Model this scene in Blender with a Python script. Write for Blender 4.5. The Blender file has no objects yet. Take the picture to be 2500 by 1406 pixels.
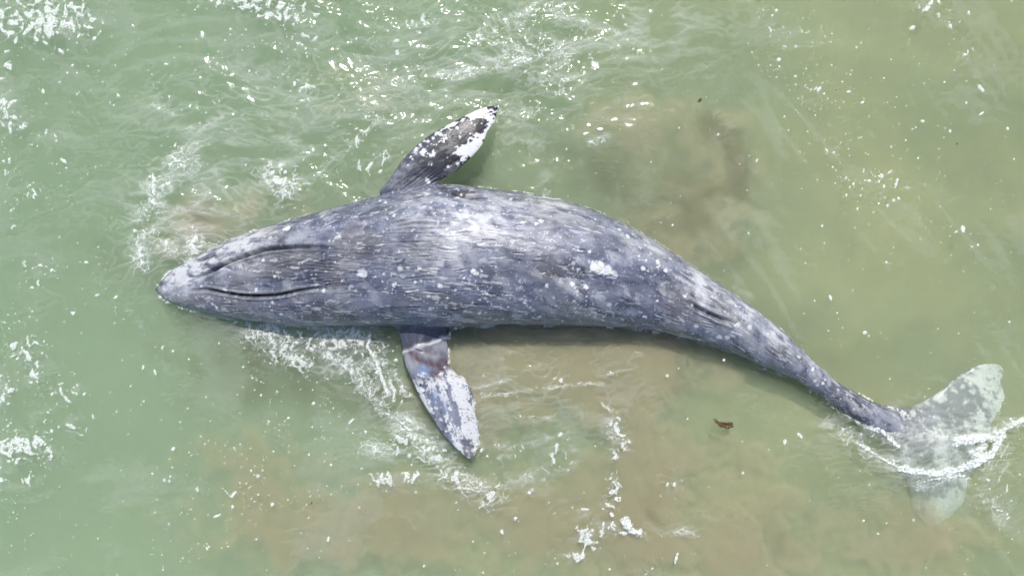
import bpy, math, random
import numpy as np
from mathutils import Vector
from mathutils.bvhtree import BVHTree
from mathutils.kdtree import KDTree

random.seed(7)
RNG = np.random.default_rng(11)
sc = bpy.context.scene
C = sc.collection

# ------------------------------------------------------------------ camera, sky, sun, exposure
H = 14.0                                   # the drone hovers 14 m above the water
cam_d = bpy.data.cameras.new('drone_camera')
cam_d.sensor_width = 36.0
cam_d.lens = 36.0 * H / 12.5
cam_d.clip_start = 0.1
cam_d.clip_end = 2000.0
cam = bpy.data.objects.new('drone_camera', cam_d)
cam.location = (0, 0, H)
C.objects.link(cam)
sc.camera = cam

SUN_EL, SUN_AZ = math.radians(59), math.radians(4)
world = bpy.data.worlds.new('World')
sc.world = world
world.use_nodes = True
wn = world.node_tree.nodes
wl = world.node_tree.links
sky = wn.new('ShaderNodeTexSky')
sky.sky_type = 'NISHITA'
sky.sun_disc = False
sky.sun_elevation = SUN_EL
sky.sun_rotation = SUN_AZ
sky.dust_density = 2.0
wn['Background'].inputs['Strength'].default_value = 0.15
wl.new(sky.outputs[0], wn['Background'].inputs['Color'])

sun_d = bpy.data.lights.new('sun', 'SUN')
sun_d.energy = 3.0
sun_d.angle = math.radians(0.6)
sun_d.color = (1.0, 0.975, 0.94)
sun = bpy.data.objects.new('sun', sun_d)
sdir = Vector((math.sin(SUN_AZ) * math.cos(SUN_EL), math.cos(SUN_AZ) * math.cos(SUN_EL), math.sin(SUN_EL)))
sun.rotation_euler = (-sdir).to_track_quat('-Z', 'Y').to_euler()
sun.location = sdir * 30
C.objects.link(sun)

sc.view_settings.view_transform = 'Standard'
sc.view_settings.look = 'None'
sc.view_settings.exposure = 0.34
sc.view_settings.gamma = 1.0
sc.cycles.max_bounces = 5
sc.cycles.volume_bounces = 2
sc.cycles.transparent_max_bounces = 12
sc.cycles.use_denoising = True
sc.cycles.use_light_tree = False
sc.cycles.adaptive_threshold = 0.04
sc.cycles.adaptive_min_samples = 24
sc.cycles.sample_clamp_indirect = 4.0


# ------------------------------------------------------------------ helpers
def P(px, py, z=0.0):
    """a photograph measurement (2500 wide) at height z, in metres"""
    k = (H - z) / H
    return ((px - 1250) / 200.0 * k, (703 - py) / 200.0 * k, z)


def sstep(a, b, x):
    t = np.clip((x - a) / (b - a), 0, 1)
    return t * t * (3 - 2 * t)


def _hash2(ix, iy, seed):
    h = (ix * np.uint32(374761393) + iy * np.uint32(668265263)
         + np.uint32((seed * 2246822519 + 12345) % 4294967296))
    h = (h ^ (h >> np.uint32(13))) * np.uint32(1274126177)
    return (h ^ (h >> np.uint32(16)))


def noise2(x, y, seed=0):
    """gradient noise, about -0.7 .. 0.7"""
    x = np.asarray(x, np.float32); y = np.asarray(y, np.float32)
    x0 = np.floor(x); y0 = np.floor(y)
    fx = x - x0; fy = y - y0
    ix = x0.astype(np.int32).view(np.uint32); iy = y0.astype(np.int32).view(np.uint32)
    u = fx * fx * fx * (fx * (fx * 6 - 15) + 10)
    v = fy * fy * fy * (fy * (fy * 6 - 15) + 10)

    def g(dx, dy):
        a = _hash2(ix + np.uint32(dx), iy + np.uint32(dy), seed).astype(np.float32) * np.float32(2 * math.pi / 4294967296.0)
        return np.cos(a) * (fx - dx) + np.sin(a) * (fy - dy)
    n00, n10, n01, n11 = g(0, 0), g(1, 0), g(0, 1), g(1, 1)
    return (n00 * (1 - u) + n10 * u) * (1 - v) + (n01 * (1 - u) + n11 * u) * v


def fbm2(x, y, oct=4, seed=0, gain=0.5):
    s = 0; a = 1.0; f = 1.0
    for i in range(oct):
        s = s + a * noise2(x * f + 17.3 * i, y * f - 9.1 * i, seed + i * 7)
        a *= gain; f *= 2.03
    return s


def noise3(p, seed=0):
    """cheap 3D noise: blended planar gradient noises"""
    return (noise2(p[:, 0] + 0.37 * p[:, 2], p[:, 1] - 0.21 * p[:, 2], seed)
            + noise2(p[:, 1] + 5.1 + 0.31 * p[:, 0], p[:, 2] + 0.27 * p[:, 0], seed + 3)
            + noise2(p[:, 2] + 2.7 - 0.33 * p[:, 1], p[:, 0] + 0.41 * p[:, 1], seed + 5)) * 0.7


def fbm3(p, oct=4, seed=0, gain=0.5):
    s = 0; a = 1.0; f = 1.0
    for i in range(oct):
        s = s + a * noise3(p * f + 3.7 * i, seed + 11 * i)
        a *= gain; f *= 2.03
    return s


def new_mesh(name, co, quads=None, tris=None):
    me = bpy.data.meshes.new(name)
    co = np.asarray(co, np.float32)
    me.vertices.add(len(co))
    me.vertices.foreach_set('co', co.ravel())
    parts = []
    if quads is not None and len(quads):
        parts.append((np.asarray(quads, np.int32), 4))
    if tris is not None and len(tris):
        parts.append((np.asarray(tris, np.int32), 3))
    loops = np.concatenate([p.ravel() for p, _ in parts])
    tot = np.concatenate([np.full(len(p), n, np.int32) for p, n in parts])
    start = np.concatenate([[0], np.cumsum(tot)[:-1]]).astype(np.int32)
    me.loops.add(len(loops))
    me.loops.foreach_set('vertex_index', loops)
    me.polygons.add(len(tot))
    me.polygons.foreach_set('loop_start', start)
    me.polygons.foreach_set('loop_total', tot)
    me.polygons.foreach_set('use_smooth', np.ones(len(tot), bool))
    me.update(calc_edges=True)
    return me


def fattr(me, name, vals):
    a = me.attributes.new(name, 'FLOAT', 'POINT')
    a.data.foreach_set('value', np.asarray(vals, np.float32).ravel())


def vattr(me, name, vals):
    a = me.attributes.new(name, 'FLOAT_VECTOR', 'POINT')
    a.data.foreach_set('vector', np.asarray(vals, np.float32).ravel())


def obj(name, me, mat=None, parent=None):
    o = bpy.data.objects.new(name, me)
    C.objects.link(o)
    if mat:
        me.materials.clear()
        me.materials.append(mat)
    if parent:
        o.parent = parent
    return o


def tag(o, label, cat, group=None, kind=None):
    o['label'] = label
    if cat:
        o['category'] = cat
    if group:
        o['group'] = group
    if kind:
        o['kind'] = kind
    return o


class N:
    """small node-tree builder"""
    def __init__(s, name):
        s.m = bpy.data.materials.new(name)
        s.m.use_nodes = True
        s.t = s.m.node_tree
        for n in list(s.t.nodes):
            s.t.nodes.remove(n)
        s.out = s.t.nodes.new('ShaderNodeOutputMaterial')

    def n(s, typ, **kw):
        nd = s.t.nodes.new('ShaderNode' + typ)
        for k, v in kw.items():
            setattr(nd, k, v)
        return nd

    def l(s, a, b):
        s.t.links.new(a, b)

    def attr(s, name):
        nd = s.n('Attribute', attribute_name=name)
        return nd

    def math(s, op, a, b=None, c=None, clamp=False):
        nd = s.n('Math', operation=op, use_clamp=clamp)
        for i, v in enumerate((a, b, c)):
            if v is None:
                continue
            if isinstance(v, (int, float)):
                nd.inputs[i].default_value = v
            else:
                s.l(v, nd.inputs[i])
        return nd.outputs[0]

    def ramp(s, fac, a, b, lo=0.0, hi=1.0):
        nd = s.n('MapRange', interpolation_type='SMOOTHSTEP')
        s.l(fac, nd.inputs[0])
        nd.inputs[1].default_value = a
        nd.inputs[2].default_value = b
        nd.inputs[3].default_value = lo
        nd.inputs[4].default_value = hi
        return nd.outputs[0]

    def mix(s, fac, a, b, blend='MIX'):
        nd = s.n('Mix', data_type='RGBA', blend_type=blend)
        for sock, v in ((nd.inputs[0], fac), (nd.inputs[6], a), (nd.inputs[7], b)):
            if isinstance(v, (int, float)):
                sock.default_value = v
            elif isinstance(v, tuple):
                sock.default_value = (*v, 1.0) if len(v) == 3 else v
            else:
                s.l(v, sock)
        return nd.outputs[2]

    def noise(s, vec, scale, detail=4.0, rough=0.55, dist=0.0):
        nd = s.n('TexNoise')
        nd.inputs['Scale'].default_value = scale
        nd.inputs['Detail'].default_value = detail
        nd.inputs['Roughness'].default_value = rough
        nd.inputs['Distortion'].default_value = dist
        if vec is not None:
            s.l(vec, nd.inputs['Vector'])
        return nd.outputs[0]

    def mapping(s, vec, scale):
        nd = s.n('Mapping')
        s.l(vec, nd.inputs[0])
        nd.inputs['Scale'].default_value = scale
        return nd.outputs[0]


def polydist(x, y, pts):
    """distance from points to a polyline"""
    d = np.full(x.shape, 1e9, np.float32)
    for (x0, y0), (x1, y1) in zip(pts[:-1], pts[1:]):
        dx, dy = x1 - x0, y1 - y0
        L = dx * dx + dy * dy + 1e-9
        t = np.clip(((x - x0) * dx + (y - y0) * dy) / L, 0, 1)
        d = np.minimum(d, np.hypot(x - x0 - t * dx, y - y0 - t * dy))
    return d


def blob(X, Y, cx, cy, rx, ry, rot=0.0):
    """soft elliptical weight, measured in photograph pixels at the water line"""
    wx, wy, _ = P(cx, cy)
    dx, dy = X - wx, Y - wy
    c, s_ = math.cos(rot), math.sin(rot)
    a = (dx * c + dy * s_) / (rx / 200.0)
    b = (-dx * s_ + dy * c) / (ry / 200.0)
    return np.exp(-(a * a + b * b))


# ------------------------------------------------------------------ sea bed
def axis(lo, hi, step, far, n):
    core = np.arange(lo, hi + step * 0.5, step)
    g = np.geomspace(step * 2, far, n)
    return np.concatenate([(lo - g)[::-1], core, hi + g]).astype(np.float32)


def grid_mesh(name, xs, ys, Z):
    nx, ny = len(xs), len(ys)
    X, Y = np.meshgrid(xs, ys)
    co = np.stack([X.ravel(), Y.ravel(), Z.ravel()], 1)
    i = np.arange(nx * ny).reshape(ny, nx)
    q = np.stack([i[:-1, :-1], i[:-1, 1:], i[1:, 1:], i[1:, :-1]], -1).reshape(-1, 4)
    return co, q


def billow(X, Y, f, seed, oct=4):
    """rounded, cauliflower-like relief 0..1"""
    s = 0; a = 1.0; t = 0
    for i in range(oct):
        s = s + a * np.abs(noise2(X * f + 11 * i, Y * f - 7 * i, seed + 5 * i)); t += a * .45
        a *= .55; f *= 2.05
    return np.clip(s / t, 0, 1)


def warp(X, Y):
    return (X + 0.35 * fbm2(X * 1.1, Y * 1.1, 3, 31), Y + 0.35 * fbm2(X * 1.1 + 40, Y * 1.1, 3, 37))


def silt(X, Y):
    """thickness of the stirred-up silt, 0..1"""
    wx, wy = warp(X, Y)
    wx = wx + .10 * fbm2(X * 4, Y * 4, 3, 231); wy = wy + .10 * fbm2(X * 4 + 20, Y * 4, 3, 233)
    s = np.zeros_like(X)
    for b_, w_ in (((1400, 875, 260, 95), 1.3), ((1260, 960, 200, 80), .6), ((1560, 1130, 75, 240), .8), ((1560, 900, 150, 90), 1.), ((1250, 880, 130, 70), .8), ((1720, 320, 170, 70), .36), ((1790, 400, 100, 120), .32), ((1640, 480, 190, 70), .34), ((1620, 620, 150, 110), .32), ((1500, 330, 170, 60), .18), ((1780, 560, 120, 90), .3),
                   ((1500, 270, 130, 60), .4), ((900, 1310, 520, 120), .55), ((1750, 1340, 440, 120), .6), ((620, 1120, 280, 110), .3), ((480, 570, 110, 80), .75), ((620, 500, 160, 60), .4),
                   ((2320, 1310, 150, 60), .8), ((850, 250, 200, 120), .25), ((1350, 1230, 300, 90), .4), ((1780, 1120, 200, 80), .4), ((1200, 1050, 150, 80), .35)):
        s = s + w_ * blob(wx, wy, *b_)
    b_ = billow(wx, wy, 1.7, 201, 5)
    f_ = .5 + .9 * fbm2(wx * .9, wy * 1.2, 4, 221)
    return np.clip(s * (0.10 + 1.25 * b_ + .35 * f_) + .16 * np.clip(f_ - .30, 0, 1) * (.5 + .5 * sstep(-4, 2, X - .6 * Y)), 0, 1.2)


def slab(name, xs, ys, top, T, tmin):
    """closed cloud: its thickness T over a grid, hanging below the height top"""
    nx, ny = len(xs), len(ys)
    X, Y = np.meshgrid(xs, ys)
    T = np.where(T > tmin, T, 0)
    T[0] = T[-1] = 0; T[:, 0] = T[:, -1] = 0
    cell = (T[:-1, :-1] > 0) | (T[1:, :-1] > 0) | (T[:-1, 1:] > 0) | (T[1:, 1:] > 0)
    i = np.arange(nx * ny).reshape(ny, nx)
    up = np.stack([i[:-1, :-1], i[:-1, 1:], i[1:, 1:], i[1:, :-1]], -1)[cell]
    # rims share their vertices, so the cloud closes where it thins to nothing
    low_id = np.where(T.ravel() > 0, i.ravel() + nx * ny, i.ravel())
    dn = low_id[up][:, ::-1]
    quads = np.concatenate([up, dn])
    co = np.concatenate([np.stack([X.ravel(), Y.ravel(), (top + .3 * T).ravel()], 1), np.stack([X.ravel(), Y.ravel(), (top - .7 * T).ravel()], 1)])
    used, inv = np.unique(quads.ravel(), return_inverse=True)
    return new_mesh(name, co[used], inv.reshape(-1, 4))


def bed_depth(X, Y):
    slope = np.clip(-X * 0.13 + Y * 0.045, -0.45, 1.6)
    d = 0.55 + slope * np.where(slope > 0, 1.0, 0.5)
    d = d + 0.06 * fbm2(X * 0.7, Y * 0.7, 3, 5) + 0.02 * fbm2(X * 3, Y * 2, 3, 8)
    d = np.minimum(d, 2.3)
    return d


xs = axis(-8, 8, 0.06, 120, 26)
ys = axis(-5.5, 5.5, 0.06, 120, 26)
X, Y = np.meshgrid(xs, ys)
bz = -bed_depth(X, Y)
co, q = grid_mesh('seabed', xs, ys, bz)
me = new_mesh('seabed', co, q)
# pale sand and silt, darker stirred mud between
wx, wy = warp(X, Y)
sand = 0.42 + 0.5 * fbm2(wx * 0.55, wy * 0.75, 4, 41) + .25 * blob(X, Y, 1100, 1350, 700, 250) - .15 * blob(X, Y, 1750, 380, 260, 200)
mud = 0.5 * np.clip(fbm2(wx * 1.1 + 9, wy * 1.3, 4, 61) - 0.1, 0, 1)
for b_, w_ in (((1790, 360, 40, 90, .5), 1.), ((1700, 470, 110, 40, .3), .9), ((1600, 430, 130, 40), .6), ((1690, 510, 60, 40), .7),
               ((1150, 860, 60, 80), .9), ((1650, 900, 90, 60), .7), ((1480, 905, 90, 22), .5), ((1600, 1250, 40, 90), .6), ((1220, 830, 120, 25), .5),
               ((1450, 400, 140, 60), .45), ((1350, 330, 100, 60), .3), ((700, 960, 200, 60), .4), ((2050, 560, 140, 40, -.7), .4), ((1900, 1330, 300, 30, .2), .3)):
    mud = mud + w_ * blob(wx, wy, *b_) * (0.65 + 0.9 * fbm2(wx * 2.2, wy * 2.2, 4, 71))
fattr(me, 'sand', np.clip(sand, 0, 1.2))
fattr(me, 'mud', np.clip(mud, 0, 1))
b = N('sea_sand')
col = b.mix(b.attr('sand').outputs['Fac'], (0.15, 0.15, 0.07), (0.40, 0.32, 0.15))
col = b.mix(b.math('MULTIPLY', b.attr('mud').outputs['Fac'], 0.85), col, (0.075, 0.075, 0.055))
pb = b.n('BsdfPrincipled')
b.l(col, pb.inputs['Base Color'])
pb.inputs['Roughness'].default_value = 0.95
b.l(pb.outputs[0], b.out.inputs['Surface'])
seabed = obj('seabed', me, b.m)
tag(seabed, 'sandy sea bed with drifting silt under shallow water', None, kind='structure')


# ------------------------------------------------------------------ water
def chop(X, Y):
    """how lively the surface is, 0..1.5"""
    a = 0.36 + 0.30 * fbm2(X * 0.5, Y * 0.5, 2, 3) + .28 * blob(X, Y, 700, 250, 600, 300)
    for b_, w in (((1280, 130, 260, 190), .95), ((1380, 330, 200, 110, .4), .35), ((1000, 40, 350, 100), .3), ((700, 330, 330, 190), .55),
                  ((430, 540, 170, 150), .75), ((1050, 1080, 230, 110), .6), ((1350, 920, 300, 120), .7), ((1560, 520, 160, 80), .35),
                  ((2250, 1090, 230, 90), .5), ((800, 860, 250, 60), .55), ((1250, 60, 500, 140), .3)):
        a = a + w * blob(X, Y, *b_)
    a = a - 0.22 * blob(X, Y, 2200, 500, 450, 500) - 0.15 * blob(X, Y, 300, 1150, 500, 300)
    return np.clip(a, 0.06, 1.5)


def wave(X, Y):
    c = chop(X, Y)
    wx = X + 0.25 * noise2(X * 0.8, Y * 0.8, 91)
    wy = Y + 0.25 * noise2(X * 0.8 + 9, Y * 0.8, 92)
    h = 0.030 * noise2(wx * 0.45 + 0.3 * wy, wy * 0.9, 101)
    r1 = 1 - 2 * np.abs(noise2(wx * 0.9 - 0.35 * wy, wy * 1.9 + 0.5 * wx, 105))     # crested wavelets
    h = h + 0.030 * c * r1
    r2 = 1 - 2 * np.abs(noise2(wx * 2.3 + 0.6 * wy, wy * 3.6 - 0.5 * wx, 109))
    h = h + 0.016 * c * r2
    r3 = 1 - 2 * np.abs(noise2(wx * 6 - 1.5 * wy, wy * 8 + wx, 111))
    h = h + 0.0070 * c * (r3 + 1.2 * noise2(wx * 9, wy * 13, 113))
    h = h + 0.0030 * (c + 0.1) * noise2(wx * 17, wy * 22, 117)
    h = h + .0018 * sstep(.5, 3.5, X + .35 * Y) * noise2((X * .85 - Y) * .6, (X + Y * .85) * 3.6, 121)
    fade = np.exp(-np.maximum(0, np.hypot(X / 12, Y / 9) - 1.2) ** 2)
    return h * fade


xs = axis(-7.2, 7.2, 0.016, 118, 24)
ys = axis(-4.4, 4.4, 0.016, 118, 24)
X, Y = np.meshgrid(xs, ys)
Z = wave(X, Y)
co, q = grid_mesh('sea_water', xs, ys, Z)
# closed body of water: skirt and floor under the sea bed
nx, ny = len(xs), len(ys)
ring = np.concatenate([np.arange(nx), np.arange(1, ny) * nx + nx - 1, (ny - 1) * nx + np.arange(nx - 2, -1, -1), np.arange(ny - 2, 0, -1) * nx])
base = len(co)
low = co[ring].copy(); low[:, 2] = -4.0
k = np.arange(len(ring)); k2 = np.roll(k, -1)
skirt = np.stack([ring[k], base + k, base + k2, ring[k2]], 1)
co = np.concatenate([co, low, [[0, 0, -4.0]]])
cen = len(co) - 1
fl = np.stack([base + k2, base + k, np.full(len(k), cen)], 1)
me = new_mesh('sea_water', co, np.concatenate([q, skirt]), fl)
w = N('sea_water')
fr = w.n('Fresnel')
fr.inputs['IOR'].default_value = 1.33
gl = w.n('BsdfGlossy')
gl.inputs['Roughness'].default_value = 0.11
tr = w.n('BsdfTransparent')
mx = w.n('MixShader')
w.l(fr.outputs[0], mx.inputs[0])
w.l(tr.outputs[0], mx.inputs[1])
w.l(gl.outputs[0], mx.inputs[2])
w.l(mx.outputs[0], w.out.inputs['Surface'])
vs = w.n('VolumeScatter')
vs.inputs['Color'].default_value = (0.86, 0.955, 0.68, 1)
vs.inputs['Density'].default_value = 1.35
vs.inputs['Anisotropy'].default_value = -0.15
va = w.n('VolumeAbsorption')
va.inputs['Color'].default_value = (0.30, 0.74, 0.28, 1)
va.inputs['Density'].default_value = 0.70
av_ = w.n('AddShader')
w.l(vs.outputs[0], av_.inputs[0])
w.l(va.outputs[0], av_.inputs[1])
w.l(av_.outputs[0], w.out.inputs['Volume'])
water = obj('sea_water', me, w.m)
tag(water, 'murky green shallow sea water with small ripples', None, kind='structure')

# ------------------------------------------------------------------ silt hanging in the water
cxs = np.arange(-7.6, 7.6, 0.045, dtype=np.float32); cys = np.arange(-5.2, 5.2, 0.045, dtype=np.float32)
X, Y = np.meshgrid(cxs, cys)


def cloud(name, T, top, tmin, col_, dens_, acol, adens, label):
    me = slab(name, cxs, cys, top + 0 * X, T, tmin)
    m = N(name)
    a_ = m.n('VolumeScatter'); a_.inputs['Color'].default_value = (*col_, 1); a_.inputs['Density'].default_value = dens_
    c_ = m.n('VolumeAbsorption'); c_.inputs['Color'].default_value = (*acol, 1); c_.inputs['Density'].default_value = adens
    ad = m.n('AddShader')
    m.l(a_.outputs[0], ad.inputs[0]); m.l(c_.outputs[0], ad.inputs[1]); m.l(ad.outputs[0], m.out.inputs['Volume'])
    return tag(obj(name, me, m.m), label, 'silt', kind='stuff')


cloud('silt_cloud', .32 * sstep(.10, .95, silt(X, Y)), -.145, .004, (1.0, .86, .58), 11.0, (.86, .62, .08), 4.2, 'cloudy tan silt stirred up around the whale')
wx, wy = warp(X, Y)
md = np.zeros_like(X)
for b_, w_ in (((1795, 370, 30, 100, .5), 1.5), ((1740, 300, 60, 20, -.5), .9), ((1690, 460, 130, 24, .3), 1.3), ((1580, 420, 150, 32), 1.), ((1690, 520, 50, 60), 1.), ((1600, 560, 80, 40), .7), ((1800, 620, 60, 40), .6), ((1150, 850, 60, 70), .9), ((1660, 910, 80, 50), .7), ((1480, 905, 90, 22), .6),
               ((1600, 1250, 40, 90), .6), ((1220, 825, 120, 25), .5), ((1450, 395, 130, 50), .5), ((720, 960, 260, 60), .9), ((620, 860, 220, 60), .8), ((900, 960, 80, 60), .6), ((2050, 560, 140, 30, -.7), .5), ((1350, 330, 90, 50), .3), ((1950, 1320, 220, 25, .2), .4), ((1850, 640, 120, 25, -.6), .35)):  # blobs below the head darken the water for the whale's shadow
    md = md + w_ * blob(wx, wy, *b_)
md = md * (.15 + 1.3 * billow(wx, wy, 2.1, 241, 5)) + .55 * np.clip(fbm2(wx * .8 + .5 * wy, wy * 1.5 + .6 * wx, 4, 251) - .08, 0, 1)
cloud('mud_shade_cloud', .18 * sstep(.10, 1.0, md), -.10, .004, (.40, .38, .22), 3.0, (.30, .29, .14), 3.0, 'dark mud swirls in the murky water, with added shadow tone below the head')

# ------------------------------------------------------------------ whale body
# stations: (upper edge px), (lower edge px), centre height, height/width ratio, top squareness
ST = [
    ((378, 704), (378, 709), -.01, .9), ((386, 695), (386, 716), -.01, .8), ((402, 676), (403, 730), -.01, .7), ((430, 653), (432, 745), 0, .66),
    ((475, 630), (478, 758), .02, .66), ((530, 602), (530, 769), .03, .70), ((600, 572), (596, 782), .05, .76), ((680, 547), (676, 793), .07, .80),
    ((760, 523), (756, 798), .08, .84), ((850, 498), (846, 796), .10, .88), ((930, 477), (930, 796), .11, .90), ((1010, 458), (1014, 797), .12, .92),
    ((1100, 450), (1104, 798), .12, .93), ((1200, 462), (1196, 793), .12, .94), ((1300, 475), (1282, 792), .12, .96), ((1400, 497), (1368, 795), .11, .98),
    ((1500, 535), (1450, 797), .11, 1.0), ((1590, 584), (1530, 799), .10, 1.02), ((1680, 642), (1605, 809), .09, 1.06), ((1765, 700), (1685, 828), .08, 1.1),
    ((1845, 754), (1770, 853), .07, 1.15), ((1922, 820), (1860, 892), .05, 1.2), ((1992, 887), (1936, 925), .04, 1.2), ((2048, 932), (2006, 968), .02, 1.2),
    ((2102, 965), (2068, 1012), -.01, 1.1), ((2150, 985), (2125, 1047), -.04, .8), ((2200, 996), (2178, 1072), -.07, .5), ((2260, 1015), (2245, 1078), -.10, .28),
    ((2330, 1035), (2320, 1072), -.13, .22),
]


def catmull(vals, n):
    vals = np.asarray(vals, float)
    m = len(vals)
    t = np.linspace(0, m - 1, n)
    i = np.clip(np.floor(t).astype(int), 0, m - 2)
    f = (t - i)[:, None]
    p0 = vals[np.clip(i - 1, 0, m - 1)]; p1 = vals[i]; p2 = vals[i + 1]; p3 = vals[np.clip(i + 2, 0, m - 1)]
    return 0.5 * (2 * p1 + (p2 - p0) * f + (2 * p0 - 5 * p1 + 4 * p2 - p3) * f ** 2 + (3 * p1 - p0 - 3 * p2 + p3) * f ** 3)


rows = []
for (u, l_, zc, ra) in ST:
    a = P(*u, zc); c = P(*l_, zc)
    rows.append([a[0], a[1], c[0], c[1], zc, ra])
R = catmull(rows, 220)
cx = (R[:, 0] + R[:, 2]) / 2; cy = (R[:, 1] + R[:, 3]) / 2
lx = (R[:, 0] - R[:, 2]) / 2; ly = (R[:, 1] - R[:, 3]) / 2
hw = np.hypot(lx, ly); zc = R[:, 4]; hz = hw * R[:, 5]
NS = 96
th = np.linspace(0, 2 * math.pi, NS, endpoint=False)
ex = 2 / 2.25
ca = np.sign(np.cos(th)) * np.abs(np.cos(th)) ** ex
sa = np.sign(np.sin(th)) * np.abs(np.sin(th)) ** ex
bx = cx[:, None] + lx[:, None] * ca[None]
by = cy[:, None] + ly[:, None] * ca[None]
bzz = zc[:, None] + hz[:, None] * sa[None]
bco = np.stack([bx, by, bzz], -1).reshape(-1, 3)


def tube_faces(nr, ns, off=0):
    i = np.arange(nr * ns).reshape(nr, ns) + off
    j = np.roll(i, -1, 1)
    q = np.stack([i[:-1], j[:-1], j[1:], i[1:]], -1).reshape(-1, 4)
    return q


def capped(co, nr, ns):
    """closed tube: quads plus two end fans"""
    q = tube_faces(nr, ns)
    c0 = co[:ns].mean(0); c1 = co[-ns:].mean(0)
    n = len(co)
    co = np.concatenate([co, [c0, c1]])
    k = np.arange(ns); k2 = np.roll(k, -1)
    t = np.concatenate([np.stack([k2, k, np.full(ns, n)], 1), np.stack([(nr - 1) * ns + k, (nr - 1) * ns + k2, np.full(ns, n + 1)], 1)])
    return co, q, t


def blade(lead, trail, zfun, tfun, nr=90, ns=40, ragged=0.0):
    """a flipper or fluke: lead/trail edges in px, zfun(t, c) height, tfun(t) half thickness"""
    L = catmull(lead, nr); T = catmull(trail, nr)
    if ragged:                                             # nicked, worn trailing edge
        tt = np.linspace(0, 1, nr)
        wob = ragged * (np.sin(tt * 37 + 1) * .5 + np.sin(tt * 71) * .35 + np.sin(tt * 19 + 2))
        T = T + (T - L) / (np.linalg.norm(T - L, axis=1, keepdims=True) + 1e-6) * wob[:, None]
    out = []
    for k in range(nr):
        t = k / (nr - 1)
        for a in np.linspace(0, 2 * math.pi, ns, endpoint=False):
            c = 0.5 - 0.5 * math.cos(a)                    # 0 at the leading edge, 1 at the trailing edge
            px = L[k] * (1 - c) + T[k] * c
            prof = math.sin(a) * (1.25 - 0.55 * c)
            z = zfun(t, c)
            p = P(px[0], px[1], z)
            out.append((p[0], p[1], z + tfun(t) * prof))
    return np.array(out), nr, ns


# raised flipper (image top)
UL = [(985, 560), (948, 500), (927, 470), (948, 440), (977, 398), (1006, 367), (1044, 334), (1086, 308), (1122, 288), (1153, 272), (1184, 260), (1214, 256)]
UT = [(1085, 560), (1075, 500), (1064, 462), (1074, 440), (1112, 420), (1132, 404), (1152, 386), (1174, 360), (1187, 336), (1198, 317), (1211, 294), (1217, 264)]
# flipper at the water line (image bottom)
LL = [(985, 735), (970, 780), (966, 802), (976, 826), (983, 858), (990, 892), (1004, 924), (1016, 952), (1034, 986), (1056, 1022), (1082, 1060), (1108, 1091), (1132, 1113), (1146, 1122)]
LT = [(1110, 735), (1104, 780), (1098, 806), (1094, 830), (1094, 852), (1097, 880), (1112, 906), (1134, 926), (1150, 946), (1159, 976), (1166, 1014), (1170, 1050), (1169, 1084), (1161, 1112)]
# fluke lobes
FU = [(2120, 1010), (2168, 992), (2212, 993), (2261, 975), (2294, 952), (2326, 925), (2370, 897), (2408, 886), (2440, 888)]
FUT = [(2300, 1080), (2360, 1085), (2408, 1068), (2420, 1046), (2438, 1012), (2452, 975), (2448, 940), (2452, 912), (2452, 902)]
FL = [(2120, 1020), (2165, 1060), (2190, 1090), (2202, 1130), (2214, 1170), (2222, 1205), (2230, 1243), (2250, 1270), (2272, 1296)]
FLT = [(2300, 1060), (2370, 1075), (2405, 1105), (2388, 1140), (2368, 1172), (2360, 1200), (2346, 1238), (2312, 1275), (2282, 1297)]


def up_z(t, c):
    return 0.30 + 0.16 * math.sin(min(1, max(0, t)) * 2.4) - 0.10 * t + 0.07 * (c - .4) * (1 - t) - 0.10 * max(0, .2 - t) * 5


def lo_z(t, c):
    return 0.12 - 0.10 * t - 0.20 * max(0, c - .45) * (1 - .5 * t) + 0.05 * math.sin(t * 3) + .03 * (1 - c)


meshes = [capped(bco, 220, NS)]
for (L_, T_, zf, tf) in (
        (UL, UT, up_z, lambda t: 0.020 + 0.105 * (1 - t) ** 1.1),
        (LL, LT, lo_z, lambda t: 0.020 + 0.105 * (1 - t) ** 1.1),
        (FU, FUT, lambda t, c: -0.10 - 0.09 * t - 0.04 * c + .02 * math.sin(9 * t + 4 * c), lambda t: 0.022 + 0.065 * (1 - t) ** 1.3),
        (FL, FLT, lambda t, c: -0.10 - 0.26 * t ** 1.2 - 0.04 * c + .02 * math.sin(8 * t + 3 * c), lambda t: 0.022 + 0.065 * (1 - t) ** 1.3)):
    v, nr, ns = blade(L_, T_, zf, tf, ragged=3.0 if L_ in (FU, FL) else 1.0)
    meshes.append(capped(v, nr, ns))
allc, allq, allt, off = [], [], [], 0
for (v, q, t) in meshes:
    allc.append(v); allq.append(q + off); allt.append(t + off); off += len(v)
raw = new_mesh('whale_raw', np.concatenate(allc), np.concatenate(allq), np.concatenate(allt))
tmp = bpy.data.objects.new('whale_raw', raw)
C.objects.link(tmp)
rm = tmp.modifiers.new('r', 'REMESH')
rm.mode = 'VOXEL'
VOX = 0.0115
rm.voxel_size = VOX
bpy.context.view_layer.update()
ev = tmp.evaluated_get(bpy.context.evaluated_depsgraph_get())
em = ev.to_mesh()
nv = len(em.vertices)
V = np.empty(nv * 3, np.float32); em.vertices.foreach_get('co', V); V = V.reshape(-1, 3).astype(np.float64)
E = np.empty(len(em.edges) * 2, np.int32); em.edges.foreach_get('vertices', E); E = E.reshape(-1, 2)
LT_ = np.empty(len(em.polygons), np.int32); em.polygons.foreach_get('loop_total', LT_)
LV = np.empty(len(em.loops), np.int32); em.loops.foreach_get('vertex_index', LV)
LS = np.empty(len(em.polygons), np.int32); em.polygons.foreach_get('loop_start', LS)
Q = np.stack([LV[LS[LT_ == 4] + k] for k in range(4)], 1)
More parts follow.
